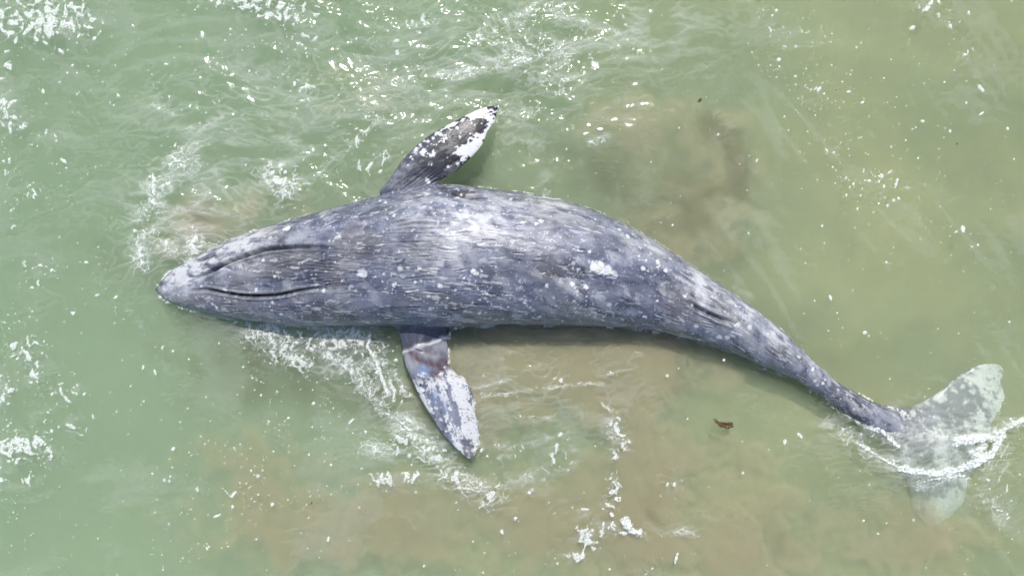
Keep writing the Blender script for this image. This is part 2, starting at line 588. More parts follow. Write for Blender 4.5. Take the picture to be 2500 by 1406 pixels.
T3 = np.stack([LV[LS[LT_ == 3] + k] for k in range(3)], 1) if (LT_ == 3).any() else None
ev.to_mesh_clear()
bpy.data.objects.remove(tmp)
bpy.data.meshes.remove(raw)

deg = np.bincount(E.ravel(), minlength=nv).astype(float)[:, None]


def smooth(V, it, lam=0.5):
    for _ in range(it):
        S = np.zeros_like(V)
        for k in range(V.shape[1]):
            S[:, k] = np.bincount(E[:, 0], V[E[:, 1], k], nv) + np.bincount(E[:, 1], V[E[:, 0], k], nv)
        V = V + lam * (S / deg - V)
    return V


V = smooth(V, 10)
XO = np.argsort(V[:, 0]); XS = V[XO, 0]


def near_box(lo, hi):
    i0, i1 = np.searchsorted(XS, [lo[0], hi[0]])
    c = XO[i0:i1]
    v = V[c]
    return c[(v[:, 1] > lo[1]) & (v[:, 1] < hi[1]) & (v[:, 2] > lo[2]) & (v[:, 2] < hi[2])]



def normals(V):
    a = V[Q[:, 2]] - V[Q[:, 0]]; c = V[Q[:, 3]] - V[Q[:, 1]]
    fn = np.cross(a, c)
    n = np.zeros_like(V)
    for k in range(4):
        for d in range(3):
            n[:, d] += np.bincount(Q[:, k], fn[:, d], nv)
    return n / (np.linalg.norm(n, axis=1, keepdims=True) + 1e-12)


NRM = normals(V)
if (NRM[:, 2] * (V[:, 2] - 0.1)).mean() < 0:
    NRM = -NRM
    Q = Q[:, ::-1]
    if T3 is not None:
        T3 = T3[:, ::-1]

# body coordinates: s along the spine, a around it
sp = np.stack([cx, cy], 1)
sl = np.concatenate([[0], np.cumsum(np.hypot(np.diff(cx), np.diff(cy)))])
si = np.empty(nv, np.int64)
spf = sp[::2].astype(np.float32); vf = V.astype(np.float32)
for i0 in range(0, nv, 40000):
    d = (vf[i0:i0 + 40000, None, 0] - spf[None, :, 0]) ** 2 + (vf[i0:i0 + 40000, None, 1] - spf[None, :, 1]) ** 2
    si[i0:i0 + 40000] = d.argmin(1) * 2
tx = np.gradient(cx); ty = np.gradient(cy); tl = np.hypot(tx, ty); tx /= tl; ty /= tl
dx = V[:, 0] - cx[si]; dy = V[:, 1] - cy[si]
S_ = sl[si] + dx * tx[si] + dy * ty[si]
LAT = -dx * ty[si] + dy * tx[si]                      # + towards the image top
ANG = np.arctan2(LAT, V[:, 2] - zc[si])
ARC = ANG * hw[si]
fin_out = np.abs(LAT) - hw[si]                         # > 0 outside the trunk: flippers and flukes
tail_s = sl[int(219 * 25 / 28)]
is_up = (LAT > 0) & (fin_out > -0.02) & (S_ > 2.3) & (S_ < 5.0) & (V[:, 1] > 0.9)
is_lo = (LAT < 0) & (fin_out > -0.02) & (S_ > 2.3) & (S_ < 5.2) & (V[:, 1] < -0.45)
is_fl = V[:, 0] > P(2165, 0)[0]
up_w = sstep(-0.10, 0.10, fin_out) * ((LAT > 0) & (S_ > 2.3) & (S_ < 5.3) & (V[:, 1] > 0.9))
lo_w = sstep(-0.06, 0.06, fin_out) * ((LAT < 0) & (S_ > 2.3) & (S_ < 5.6) & (V[:, 1] < -0.4))
fl_w = sstep(P(2095, 0)[0], P(2300, 0)[0], V[:, 0] + .12 * noise3(V * 3, 19))
# flipper axes
UA = np.array(P(1000, 470)[:2]); UB = np.array(P(1200, 270, .3)[:2])
LA = np.array(P(1035, 800)[:2]); LB = np.array(P(1140, 1110)[:2])


def axcoord(A, B):
    d = (B - A) / np.linalg.norm(B - A)
    rel = V[:, :2] - A
    return rel @ d / np.linalg.norm(B - A), rel @ np.array([-d[1], d[0]])


ut, uc = axcoord(UA, UB)
lt, lc = axcoord(LA, LB)

bvh = BVHTree.FromPolygons([tuple(v) for v in V], [tuple(f) for f in Q.tolist()], all_triangles=False)


def skin(px, py):
    """the point of the skin that was measured at (px, py)"""
    p = Vector(P(px, py, 0)); o = Vector((0, 0, H))
    hit = bvh.ray_cast(o, (p - o).normalized())
    return np.array(hit[0]) if hit[0] is not None else np.array(p)


disp = np.zeros(nv)
pale = np.zeros(nv); dark = np.zeros(nv); wound = np.zeros(nv); blue = np.zeros(nv)


def polyline3(pts, n=60):
    return np.array([skin(*p) for p in catmull(pts, n)])


def dist3(pts3, reach, squash=1.0):
    """vertex indices near a polyline, with distance and position along it"""
    lo = pts3.min(0) - reach; hi = pts3.max(0) + reach
    idx = near_box(lo, hi)
    if not len(idx):
        return idx, np.zeros(0), np.zeros(0)
    best = np.full(len(idx), 1e9); at = np.zeros(len(idx))
    n = len(pts3) - 1
    for k in range(n):
        a = pts3[k]; d = pts3[k + 1] - a
        L = d @ d + 1e-12
        t = np.clip(((V[idx] - a) @ d) / L, 0, 1)
        dd = np.linalg.norm(V[idx] - a - t[:, None] * d, axis=1)
        m = dd < best
        best[m] = dd[m]; at[m] = (k + t[m]) / n
    m = best < reach
    return idx[m], best[m], at[m]


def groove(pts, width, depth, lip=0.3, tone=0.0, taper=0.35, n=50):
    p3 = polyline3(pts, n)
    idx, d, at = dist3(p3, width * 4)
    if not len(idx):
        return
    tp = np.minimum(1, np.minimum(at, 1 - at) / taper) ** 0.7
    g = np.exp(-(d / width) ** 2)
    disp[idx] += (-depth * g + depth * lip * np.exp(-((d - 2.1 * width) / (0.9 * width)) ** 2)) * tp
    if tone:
        dark[idx] = np.maximum(dark[idx], tone * np.exp(-(d / (width * 0.8)) ** 2) * tp)  # shade inside the crease, painted along its bottom


def dab(cx_, cy_, r, arr, amt, stretch=1.0):
    c = skin(cx_, cy_)
    idx = near_box(c - r * 2.2, c + r * 2.2)
    d2 = ((V[idx] - c) ** 2).sum(1) / r ** 2
    arr[idx] += amt * np.exp(-d2)


# throat grooves, the two long ones
GA = [(455, 679), (488, 677), (513, 666), (544, 648), (575, 634), (616, 620), (650, 610), (688, 605), (725, 603), (772, 603), (818, 606)]
GB = [(460, 713), (500, 707), (525, 710), (563, 717), (600, 722), (638, 723), (682, 720), (725, 711), (763, 705), (803, 706)]
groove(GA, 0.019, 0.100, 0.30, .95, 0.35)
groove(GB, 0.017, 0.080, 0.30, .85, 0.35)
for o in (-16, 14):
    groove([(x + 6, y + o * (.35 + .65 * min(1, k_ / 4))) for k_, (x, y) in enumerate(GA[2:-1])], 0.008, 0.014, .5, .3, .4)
# chin relief between and beside them
groove([(480, 695), (600, 680), (720, 660), (820, 655)], 0.11, -0.025, 0, 0, 0.4)
# soft mid-belly fold, hollow behind the raised flipper
groove([(1180, 690), (1300, 668), (1400, 676), (1480, 694), (1560, 703), (1650, 716)], 0.10, 0.030, 0.25, 0.0, 0.4)
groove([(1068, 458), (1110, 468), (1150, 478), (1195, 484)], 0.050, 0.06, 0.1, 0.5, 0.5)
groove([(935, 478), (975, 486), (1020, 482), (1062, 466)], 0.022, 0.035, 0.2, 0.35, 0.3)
groove([(968, 805), (1000, 795), (1050, 793), (1100, 800)], 0.03, 0.03, 0.1, 0.3, 0.3)
# genital slit with its lips, and the smaller fold beside it
groove([(1674, 733), (1700, 750), (1725, 763), (1750, 774), (1772, 783), (1796, 793)], 0.022, 0.065, 0.55, 0.9, 0.3)
groove([(1733, 729), (1750, 741), (1769, 762)], 0.015, 0.04, 0.4, 0.85, 0.4)
for k in range(5):
    o = k * 6
    groove([(1700 + 5 * k, 745 - 5 - o * .9), (1740 + 4 * k, 757 - o), (1775, 772 - o * .6)], 0.008, 0.012, 0.5, 0.45, 0.4, 20)
for k in range(4):
    o = 10 + k * 7
    groove([(1690 + 4 * k, 752 + o), (1725, 768 + o), (1765, 780 + o * .7)], 0.008, 0.011, 0.5, 0.3, 0.4, 20)
# folds on the shoulder and the curved wrinkles ahead of the belly
for (pts, w_, d_) in (
        ([(940, 551), (975, 541), (1010, 535), (1045, 534)], .010, .022), ([(962, 556), (990, 549), (1020, 545), (1065, 545)], .011, .028),
        ([(950, 566), (985, 560), (1030, 556)], .008, .015), ([(1000, 562), (1040, 558), (1090, 557)], .008, .014),
        ([(1175, 586), (1210, 588)], .008, .018), ([(1000, 541), (1030, 528), (1070, 522)], .008, .012),
        ([(640, 590), (660, 590), (678, 580)], .007, .014), ([(655, 652), (700, 640), (755, 617)], .009, .014)):
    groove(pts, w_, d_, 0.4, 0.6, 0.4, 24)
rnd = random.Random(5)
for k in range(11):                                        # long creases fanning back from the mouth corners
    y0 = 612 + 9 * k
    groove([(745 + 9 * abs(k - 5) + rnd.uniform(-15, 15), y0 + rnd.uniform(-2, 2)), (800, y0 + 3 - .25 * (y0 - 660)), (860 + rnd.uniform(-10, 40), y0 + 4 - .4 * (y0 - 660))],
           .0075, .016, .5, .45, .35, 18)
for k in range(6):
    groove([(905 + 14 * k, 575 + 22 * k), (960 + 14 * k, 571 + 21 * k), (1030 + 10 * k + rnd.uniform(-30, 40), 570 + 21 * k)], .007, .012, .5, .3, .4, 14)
zones = [  # x0 x1 y0 y1, count, length, slope
    (640, 860, 600, 700, 70, 60, .02), (480, 640, 690, 705, 10, 50, .05), (600, 800, 635, 695, 40, 60, -.02), (440, 620, 600, 660, 34, 70, -.42),
    (560, 760, 545, 600, 22, 70, -.2), (780, 1000, 560, 720, 26, 40, .0), (960, 1250, 520, 720, 36, 45, .02), (950, 1200, 690, 760, 30, 50, .03),
    (500, 760, 735, 775, 24, 50, .12), (1150, 1500, 560, 760, 20, 40, .05), (1450, 1750, 600, 780, 40, 45, .35), (860, 1050, 600, 700, 26, 50, .02),
    (1780, 2000, 760, 880, 30, 45, .62), (2000, 2140, 930, 1020, 14, 40, .6), (900, 1050, 745, 785, 12, 40, .02)]
for (x0, x1, y0, y1, n, L, sl_) in zones:
    for _ in range(n):
        x = rnd.uniform(x0, x1); y = rnd.uniform(y0, y1); l2 = L * rnd.uniform(.35, 1.2)
        s2 = sl_ + rnd.gauss(0, .06)
        groove([(x, y), (x + l2 * .5, y + l2 * .5 * s2 + rnd.gauss(0, 1.5)), (x + l2, y + l2 * s2 + rnd.gauss(0, 2))],
               rnd.uniform(.005, .0085), rnd.uniform(.006, .015), 0.6, rnd.choice([0, .3, .55]), 0.4, 10)
# folds on the raised flipper's base run along it
for k in range(16):
    f = k / 15
    x = 955 + 95 * f; y = 472 - 6 * math.sin(f * 3)
    groove([(x - 8, y), (x + 22 + 18 * f, y - 22 - 6 * rnd.random()), (x + 66 + 14 * f, y - 50 - 14 * (1 - f))], .0085, .016, .5, .35, .35, 14)

# uneven blubber
disp += 0.010 * fbm3(np.stack([S_ * 1.6, ARC * 3, V[:, 2] * 2], 1), 3, 201) + 0.0025 * fbm3(np.stack([S_ * 6, ARC * 16, V[:, 2] * 8], 1), 3, 205)
disp = smooth(disp[:, None], 1, 0.4)[:, 0]

# ------- pigment, with some painted light and shade
# mottling
m1 = fbm3(np.stack([S_ * 1.4, ARC * 2.2, V[:, 2] * 1.5], 1), 5, 301, .6)
m2 = fbm3(np.stack([S_ * 6, ARC * 9, V[:, 2] * 6], 1), 4, 305, .6)
streak = fbm3(np.stack([S_ * 6, ARC * 26, V[:, 2] * 12], 1), 3, 309, .6)
flake = fbm3(np.stack([S_ * 4.2, ARC * 5.5, V[:, 2] * 4], 1) + 5, 4, 315, .6)
flake_zone = sstep(-.1, .35, fbm3(np.stack([S_ * .9, ARC * 1.3, V[:, 2]], 1), 2, 317))
# pale sheets: sunlit highlight painted along the upper flank, pale skin at chin
lit_pale = 0.0 * m1
for (x, y, r, a) in ((1090, 518, .26, .48), (1190, 520, .30, .36), (1130, 515, .5, .18), (1010, 505, .25, .25), (1330, 488, .28, .45), (1420, 520, .3, .2), (1000, 600, .45, .1), (450, 655, .26, .75), (500, 630, .26, .75), (560, 600, .28, .6), (620, 580, .25, .4), (560, 640, .12, .3), (1600, 600, .2, .3), (1720, 670, .2, .35), (1820, 745, .2, .35), (1900, 810, .2, .4), (2000, 905, .15, .4),
                     (600, 590, .3, .3), (1280, 560, .5, .2), (1740, 720, .35, .35), (1700, 700, .25, .3), (1850, 780, .35, .3), (1560, 600, .4, .22), (1100, 640, .28, .25),
                     (1950, 870, .3, .25), (420, 680, .2, .4), (400, 700, .12, .2), (440, 665, .18, .3), (720, 590, .25, .15)):
    dab(x, y, r, lit_pale, a)
pale += np.clip(lit_pale * (0.55 + 1.2 * m2 + 0.6 * m1), 0, .7)
for (x, y, r, a) in ((745, 655, .18, .36), (790, 650, .18, .34), (690, 665, .14, .2), (1200, 690, .22, .35), (1340, 670, .2, .4), (1420, 670, .2, .35), (1300, 640, .3, .2), (1560, 690, .2, .4),
                     (1640, 705, .2, .45), (1900, 840, .14, .4), (1950, 880, .14, .45), (2030, 950, .12, .5), (2100, 1010, .12, .5), (960, 770, .15, .35), (1130, 470, .12, .5), (1050, 610, .2, .25)):
    dab(x, y, r, dark, a * 0.9)  # dark skin patches, plus shade painted along the belly fold
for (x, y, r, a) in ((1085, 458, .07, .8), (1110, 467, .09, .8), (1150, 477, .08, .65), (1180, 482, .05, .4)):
    dab(x, y, r, pale, -a); dab(x, y, r, dark, a * .8)  # dark paint stands for shade in the hollow behind the flipper
dark = np.clip(dark + 0.55 * np.clip(m1 - 0.12, 0, 1) + 0.35 * np.clip(m2 - 0.28, 0, 1), 0, 1)

# flaking outer skin: crisp-edged lighter plates
pale = np.maximum(pale, .17 * sstep(.16, .19, flake) * flake_zone + .14 * sstep(.38, .41, flake + .3 * m2))
dark = np.maximum(dark, .35 * sstep(-.20, -.24, flake) * flake_zone)

# scar rings and barnacle spots
kd = KDTree(nv)
for i, v in enumerate(V):
    kd.insert(v, i)
kd.balance()


def spot(c, r, amt, ragged=.5, ring_=False, stretch=1.0):
    hits = kd.find_range(Vector(c), r * 1.7)
    if not hits:
        return
    idx = np.fromiter((h[1] for h in hits), int, len(hits))
    d = np.fromiter((h[2] for h in hits), float, len(hits))
    nn = noise3(V[idx] / max(r, .012) * 1.1, 17) * ragged
    rr = d / r + nn
    m = sstep(1.12, 0.72, rr)
    if ring_:
        m = m * (0.35 + 0.65 * sstep(.3, .75, rr))
    pale[idx] = np.maximum(pale[idx], amt * m)


vis = np.where((V[:, 2] > -0.15))[0]
body_ids = vis[(up_w[vis] < .3) & (lo_w[vis] < .3) & (fl_w[vis] < .3)]
sx = (S_[body_ids] / S_.max())
dens = 0.30 + 0.9 * np.exp(-((sx - .52) / .16) ** 2) + 0.25 * np.exp(-((sx - .33) / .12) ** 2) + .5 * np.exp(-((sx - .75) / .1) ** 2)
clump = np.clip(0.5 + 1.6 * noise3(V[body_ids] * 1.7, 401), 0.05, 1.5)
wgt = dens * clump
wgt /= wgt.sum()
for i in RNG.choice(body_ids, 1150, p=wgt):
    r = min(.05, .007 + float(RNG.exponential(.0058)))
    spot(V[i], r, float(RNG.uniform(.3, .95)), .95, r > .03 and rnd.random() < .5)
for i in RNG.choice(body_ids, 2600):
    spot(V[i], float(RNG.uniform(.006, .010)), float(RNG.uniform(.25, .7)), .3)
# named marks
for (x, y, r, a) in ((1463, 655, .075, 1), (1450, 652, .05, 1), (1482, 662, .06, .85), (1500, 668, .05, .6), (1156, 663, .032, 1), (1165, 668, .025, .8), (1075, 698, .035, 1), (883, 668, .06, .6),
                     (880, 668, .03, .8), (1350, 485, .06, 1), (1330, 481, .06, 1), (1800, 794, .028, 1), (453, 753, .028, .9), (1605, 640, .03, .9), (1625, 660, .028, .9), (1570, 655, .03, .8), (1533, 577, .03, .8),
                     (1335, 697, .022, .7), (1250, 590, .03, .5), (1075, 640, .06, .45), (1110, 615, .07, .45), (1060, 660, .06, .4), (2163, 838, .03, .7), (1830, 798, .03, .7), (1776, 825, .03, .7), (1755, 823, .04, .7),
                     (1700, 795, .03, .6), (1985, 900, .025, .9), (1990, 930, .02, .8), (643, 635, .02, .9), (626, 707, .022, .9), (665, 738, .02, .8), (545, 655, .03, .6), (560, 643, .03, .6)):
    spot(skin(x, y), r, a, .6)
# long pale scratches
for _ in range(90):
    i = int(RNG.choice(body_ids))
    s0, l0 = S_[i], rnd.uniform(.05, .24)
    dirx, diry = tx[si[i]], ty[si[i]]
    an = rnd.gauss(0, .13)
    vx = dirx * math.cos(an) - diry * math.sin(an); vy = dirx * math.sin(an) + diry * math.cos(an)
    n = max(3, int(l0 / .009))
    amt = rnd.uniform(.35, .9)
    for k in range(n):
        p = V[i] + np.array([vx, vy, 0]) * (k * .009)
        loc, j, dd = kd.find(Vector(p))
        if dd < .05:
            if amt > .45:
                pale[j] = max(pale[j], amt)
            else:
                dark[j] = max(dark[j], .8); pale[j] *= .5
# pale speckled streaks on both flanks, following the body
pale = np.maximum(pale, 0.5 * sstep(.50, .74, streak + .25 * m1 + .12 * np.abs(np.sin(ANG))))

# raised flipper: black skin with torn white sheets
p2 = np.stack([ut * 7, uc * 7, V[:, 2] * 3], 1)
f1 = .75 * fbm3(p2 + 31, 4, 501, .62) + .55 * fbm3(p2 * 3.1 + 7, 3, 503, .7)
lead_side = uc            # + towards the leading edge
whiteU = 0.42 * sstep(.45, 1.0, ut) + 0.26 * sstep(.05, .16, lead_side) * sstep(.25, .45, ut) - 0.22 + 0.9 * f1
for (x, y, r, a) in ((1150, 367, .10, .75), (1125, 375, .07, .6), (1172, 345, .08, .7), (1190, 300, .10, .4), (1130, 400, .06, .35), (1075, 350, .06, .35), (1040, 375, .05, .45), (1085, 335, .07, .35), (1180, 275, .09, .3), (1200, 282, .08, .6), (1206, 306, .05, .5), (1102, 374, .035, .5), (1115, 371, .045, .5), (1155, 275, .05, .4)):
    c = skin(x, y)
    whiteU = whiteU + a * np.exp(-((V - c) ** 2).sum(1) / r ** 2)
for (x, y, r, a) in ((1085, 395, .16, .8), (1060, 415, .12, .7), (1125, 345, .06, .5), (1175, 320, .05, .5), (1105, 365, .07, .5), (1205, 290, .015, .6)):
    c = skin(x, y)
    whiteU = whiteU - a * np.exp(-((V - c) ** 2).sum(1) / r ** 2)
wU = sstep(.18, .22, whiteU) * sstep(.18, .34, ut)
pale = pale * (1 - up_w) + up_w * np.maximum(wU * .95, .15 * sstep(.1, .3, f1))
dark = np.maximum(dark * (1 - up_w), up_w * (0.72 + .28 * sstep(.1, .5, ut)) * (1 - .3 * sstep(.12, .2, lead_side)))
uids = np.where((up_w > .6) & (ut > .12))[0]
for i in RNG.choice(uids, 130):
    if RNG.random() < .35 + .65 * float(lead_side[i] > 0.02):
        spot(V[i], .006 + float(RNG.exponential(.009)), .95, 1.0)

# water-line flipper: mostly white, grey skin showing through, torn upper arm, wound
p2 = np.stack([lt * 4.5, lc * 9, V[:, 2] * 3], 1)
f2 = fbm3(p2 + 77, 5, 521, .62)
bands = 0.30 * np.cos((lc + .05) * 32 + 1.2 * f2) * sstep(.4, .55, lt)
whiteL = -0.02 + 0.8 * f2 + bands + .40 * sstep(.30, .42, lt) * np.exp(-((lc - .16) / .12) ** 2) + .18 * sstep(.7, 1., lt)
for (x, y, r, a) in ((1020, 925, .10, .9), (1010, 912, .07, .7), (1150, 1010, .10, .5), (1120, 970, .08, .4), (1130, 1060, .1, .3), (1000, 895, .07, .4)):
    c = skin(x, y)
    whiteL = whiteL + a * np.exp(-((V - c) ** 2).sum(1) / r ** 2)
wL = sstep(.02, .22, whiteL + .35 * fbm3(V * 14, 3, 533, .6))
flap = sstep(.10, .14, lt + .03 * noise3(V * 9, 55)) * lo_w               # below the torn edge
palL = flap * (0.12 + .72 * wL * sstep(.30, .40, lt) + .22 * sstep(.35, .2, lt))
pale = pale * (1 - lo_w) + lo_w * palL
dark = dark * (1 - lo_w) + lo_w * np.where(lt < .115, .55, .10)
for pts, wd, am in (([(1003, 858), (1020, 876), (1045, 888), (1075, 892), (1092, 886)], .065, .95), ([(1080, 872), (1078, 900), (1062, 915)], .065, .9), ([(1030, 850), (1065, 862)], .05, .6),
                    ([(1014, 852), (1030, 858)], .012, 1.6), ([(1030, 905), (1070, 915)], .03, .4)):
    p3 = polyline3(pts, 24)
    idx, d, at = dist3(p3, wd * 2.2)
    wound[idx] = np.maximum(wound[idx], am * np.exp(-(d / wd) ** 2) * (0.62 + 0.55 * noise3(V[idx] * 17, 61) + .3 * noise3(V[idx] * 45, 63)))
    disp[idx] -= .014 * np.exp(-(d / wd) ** 2)
wound *= lo_w
for (x, y, r, a) in ((1040, 905, .07, .9), (1030, 902, .05, .7), (1062, 965, .07, .65), (1075, 985, .07, .6), (1085, 1000, .05, .5)):
    dab(x, y, r, blue, a)
blue = np.clip(blue * (0.75 + .8 * m2), 0, 1) * lo_w
pale = pale * (1 - .8 * np.clip(wound, 0, 1)) * (1 - .75 * blue)
for (x, y, r) in ((1029, 916, .022), (1027, 940, .02), (1018, 968, .016), (1043, 1006, .014), (1053, 1022, .014), (1038, 1004, .012)):
    dab(x, y, r, dark, 1.3); dab(x, y, r, pale, -1.2)
disp -= .006 * lo_w * np.clip(-f2, 0, 1)
lids = np.where((lo_w > .6) & (lt > .3) & (V[:, 2] > -.1))[0]
for i in RNG.choice(lids, 260):
    spot(V[i], .006 + float(RNG.exponential(.006)), .9, .5)
grit = noise3(V * 38, 537)
pale = np.where((lo_w > .5) & (lt > .3), np.clip(pale - .5 * sstep(.22, .4, grit), 0, 1), pale)
# torn edge stands proud
edge = np.exp(-((lt - .125 + .03 * noise3(V * 9, 55)) / .018) ** 2) * lo_w
disp += .018 * edge
pale = np.maximum(pale, .8 * edge * (V[:, 2] > 0))

# flukes: blotched pale
f3 = fbm3(np.stack([V[:, 0] * 3.2, V[:, 1] * 3.2, V[:, 2]], 1) + 13, 5, 541, .62)
ax = (V[:, 0] - P(2165, 0)[0])
outer = np.clip(np.hypot(V[:, 0] - P(2260, 0)[0], V[:, 1] - P(0, 1050)[1]), 0, 1.2)
f4 = fbm3(np.stack([V[:, 0] * 11, V[:, 1] * 11, V[:, 2]], 1) + 3, 4, 551, .7)
mott_f = np.zeros(nv)
for (x, y, r, a) in ((2275, 1185, .28, .55), (2262, 1225, .2, .4), (2340, 965, .22, .35), (2310, 1000, .2, .3), (2240, 1080, .25, .35), (2335, 1205, .14, -.5), (2280, 1270, .16, -.25), (2420, 920, .2, -.2), (2330, 1000, .06, -.5)):
    c = np.array(P(x, y, -.1))
    mott_f += a * np.exp(-((V - c) ** 2)[:, :2].sum(1) / r ** 2)
wF = sstep(-.22, .50, -mott_f + .85 * f3 + .75 * f4 + .50 * outer - .10)
pale = pale * (1 - fl_w) + fl_w * np.clip(.26 + .76 * wF, 0, 1)
dark = dark * (1 - fl_w) + fl_w * np.clip(.15 - f3, 0, .5)
for i in RNG.choice(np.where(fl_w > .5)[0], 160):
    spot(V[i], .008 + float(RNG.exponential(.01)), .9, .4)

V2 = V + NRM * disp[:, None]
wme = new_mesh('gray_whale', V2, Q, T3)
fattr(wme, 'pale', np.clip(pale, 0, 1)); fattr(wme, 'dark', np.clip(dark, 0, 1))
fattr(wme, 'wound', np.clip(wound, 0, 1.4)); fattr(wme, 'blue', blue)
fattr(wme, 'wet', sstep(.13, .02, V2[:, 2] + .05 * m2 + .04 * m1) * (1 - fl_w) * (1 - lo_w))
along = np.stack([S_ * (1 - up_w) + ut * 1.5 * up_w, ARC * (1 - up_w) + uc * up_w, V[:, 2] * .5], 1)
vattr(wme, 'along', along)

k = N('whale_skin')
al = k.attr('along').outputs['Vector']
geo = k.n('NewGeometry').outputs['Position']
fine = k.noise(k.mapping(al, (13, 34, 13)), 1.0, 5, 0.65)
grain = k.noise(geo, 55, 4, 0.6)
blot = k.noise(k.mapping(al, (2.2, 4.5, 3)), 1.6, 6, 0.62, 0.5)
mott = k.noise(geo, 16, 5, 0.65, 0.6)
col = k.mix(k.ramp(blot, .30, .72), (0.055, 0.062, 0.098), (0.180, 0.192, 0.250))
tan = k.noise(k.mapping(al, (1.0, 1.7, 1.5)), 1.3, 3, .5)
col = k.mix(k.ramp(tan, .48, .66, 0, .42), col, (0.175, 0.160, 0.140))
col = k.mix(k.ramp(mott, .52, .78, 0, .5), col, (0.31, 0.31, 0.33))
col = k.mix(k.ramp(mott, .45, .22, 0, .6), col, (0.035, 0.034, 0.046))
col = k.mix(k.ramp(fine, .58, .82, 0, .3), col, (0.36, 0.36, 0.37))
col = k.mix(k.ramp(fine, .42, .20, 0, .4), col, (0.03, 0.03, 0.038))
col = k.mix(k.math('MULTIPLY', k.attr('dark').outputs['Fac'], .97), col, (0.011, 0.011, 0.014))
pm = k.math('MULTIPLY', k.attr('pale').outputs['Fac'], k.ramp(grain, .2, .55, .72, 1.0), clamp=True)
col = k.mix(pm, col, (0.62, 0.62, 0.61))
col = k.mix(k.attr('blue').outputs['Fac'], col, (0.20, 0.27, 0.40))
col = k.mix(k.math('MULTIPLY', k.attr('wound').outputs['Fac'], .85, clamp=True), col, (0.085, 0.026, 0.026))
col = k.mix(k.ramp(k.attr('wound').outputs['Fac'], 1.05, 1.4), col, (0.36, 0.07, 0.08))
wet = k.attr('wet').outputs['Fac']
col = k.mix(k.math('MULTIPLY', wet, .45), col, (0.03, 0.032, 0.04))
pb = k.n('BsdfPrincipled')
k.l(col, pb.inputs['Base Color'])
rg = k.math('SUBTRACT', k.ramp(blot, .3, .8, .30, .50), k.math('MULTIPLY', wet, .2))
k.l(rg, pb.inputs['Roughness'])
pb.inputs['Specular IOR Level'].default_value = 0.28
pb.inputs['Coat Weight'].default_value = 0.22
pb.inputs['Coat Roughness'].default_value = 0.16
b1 = k.n('Bump'); b1.inputs['Strength'].default_value = .42; b1.inputs['Distance'].default_value = .010
k.l(k.math('ADD', fine, k.math('MULTIPLY', grain, .35)), b1.inputs['Height'])
k.l(b1.outputs[0], pb.inputs['Normal'])
k.l(b1.outputs[0], pb.inputs['Coat Normal'])
k.l(pb.outputs[0], k.out.inputs['Surface'])
whale = obj('gray_whale', wme, k.m)
tag(whale, 'dead mottled gray whale lying belly up in the shallow surf', 'whale')

# ------------------------------------------------------------------ foam
RES = 0.0084
fx0, fx1, fy0, fy1 = -7.4, 7.4, -4.6, 4.6
gx = np.arange(fx0, fx1, RES, dtype=np.float32); gy = np.arange(fy0, fy1, RES, dtype=np.float32)
X, Y = np.meshgrid(gx, gy)
PXx = X * 200 + 1250; PYy = 703 - Y * 200                # photograph pixels at the water line


def bl(cx_, cy_, rx, ry, rot=0.0):
    return blob(X, Y, cx_, cy_, rx, ry, rot)


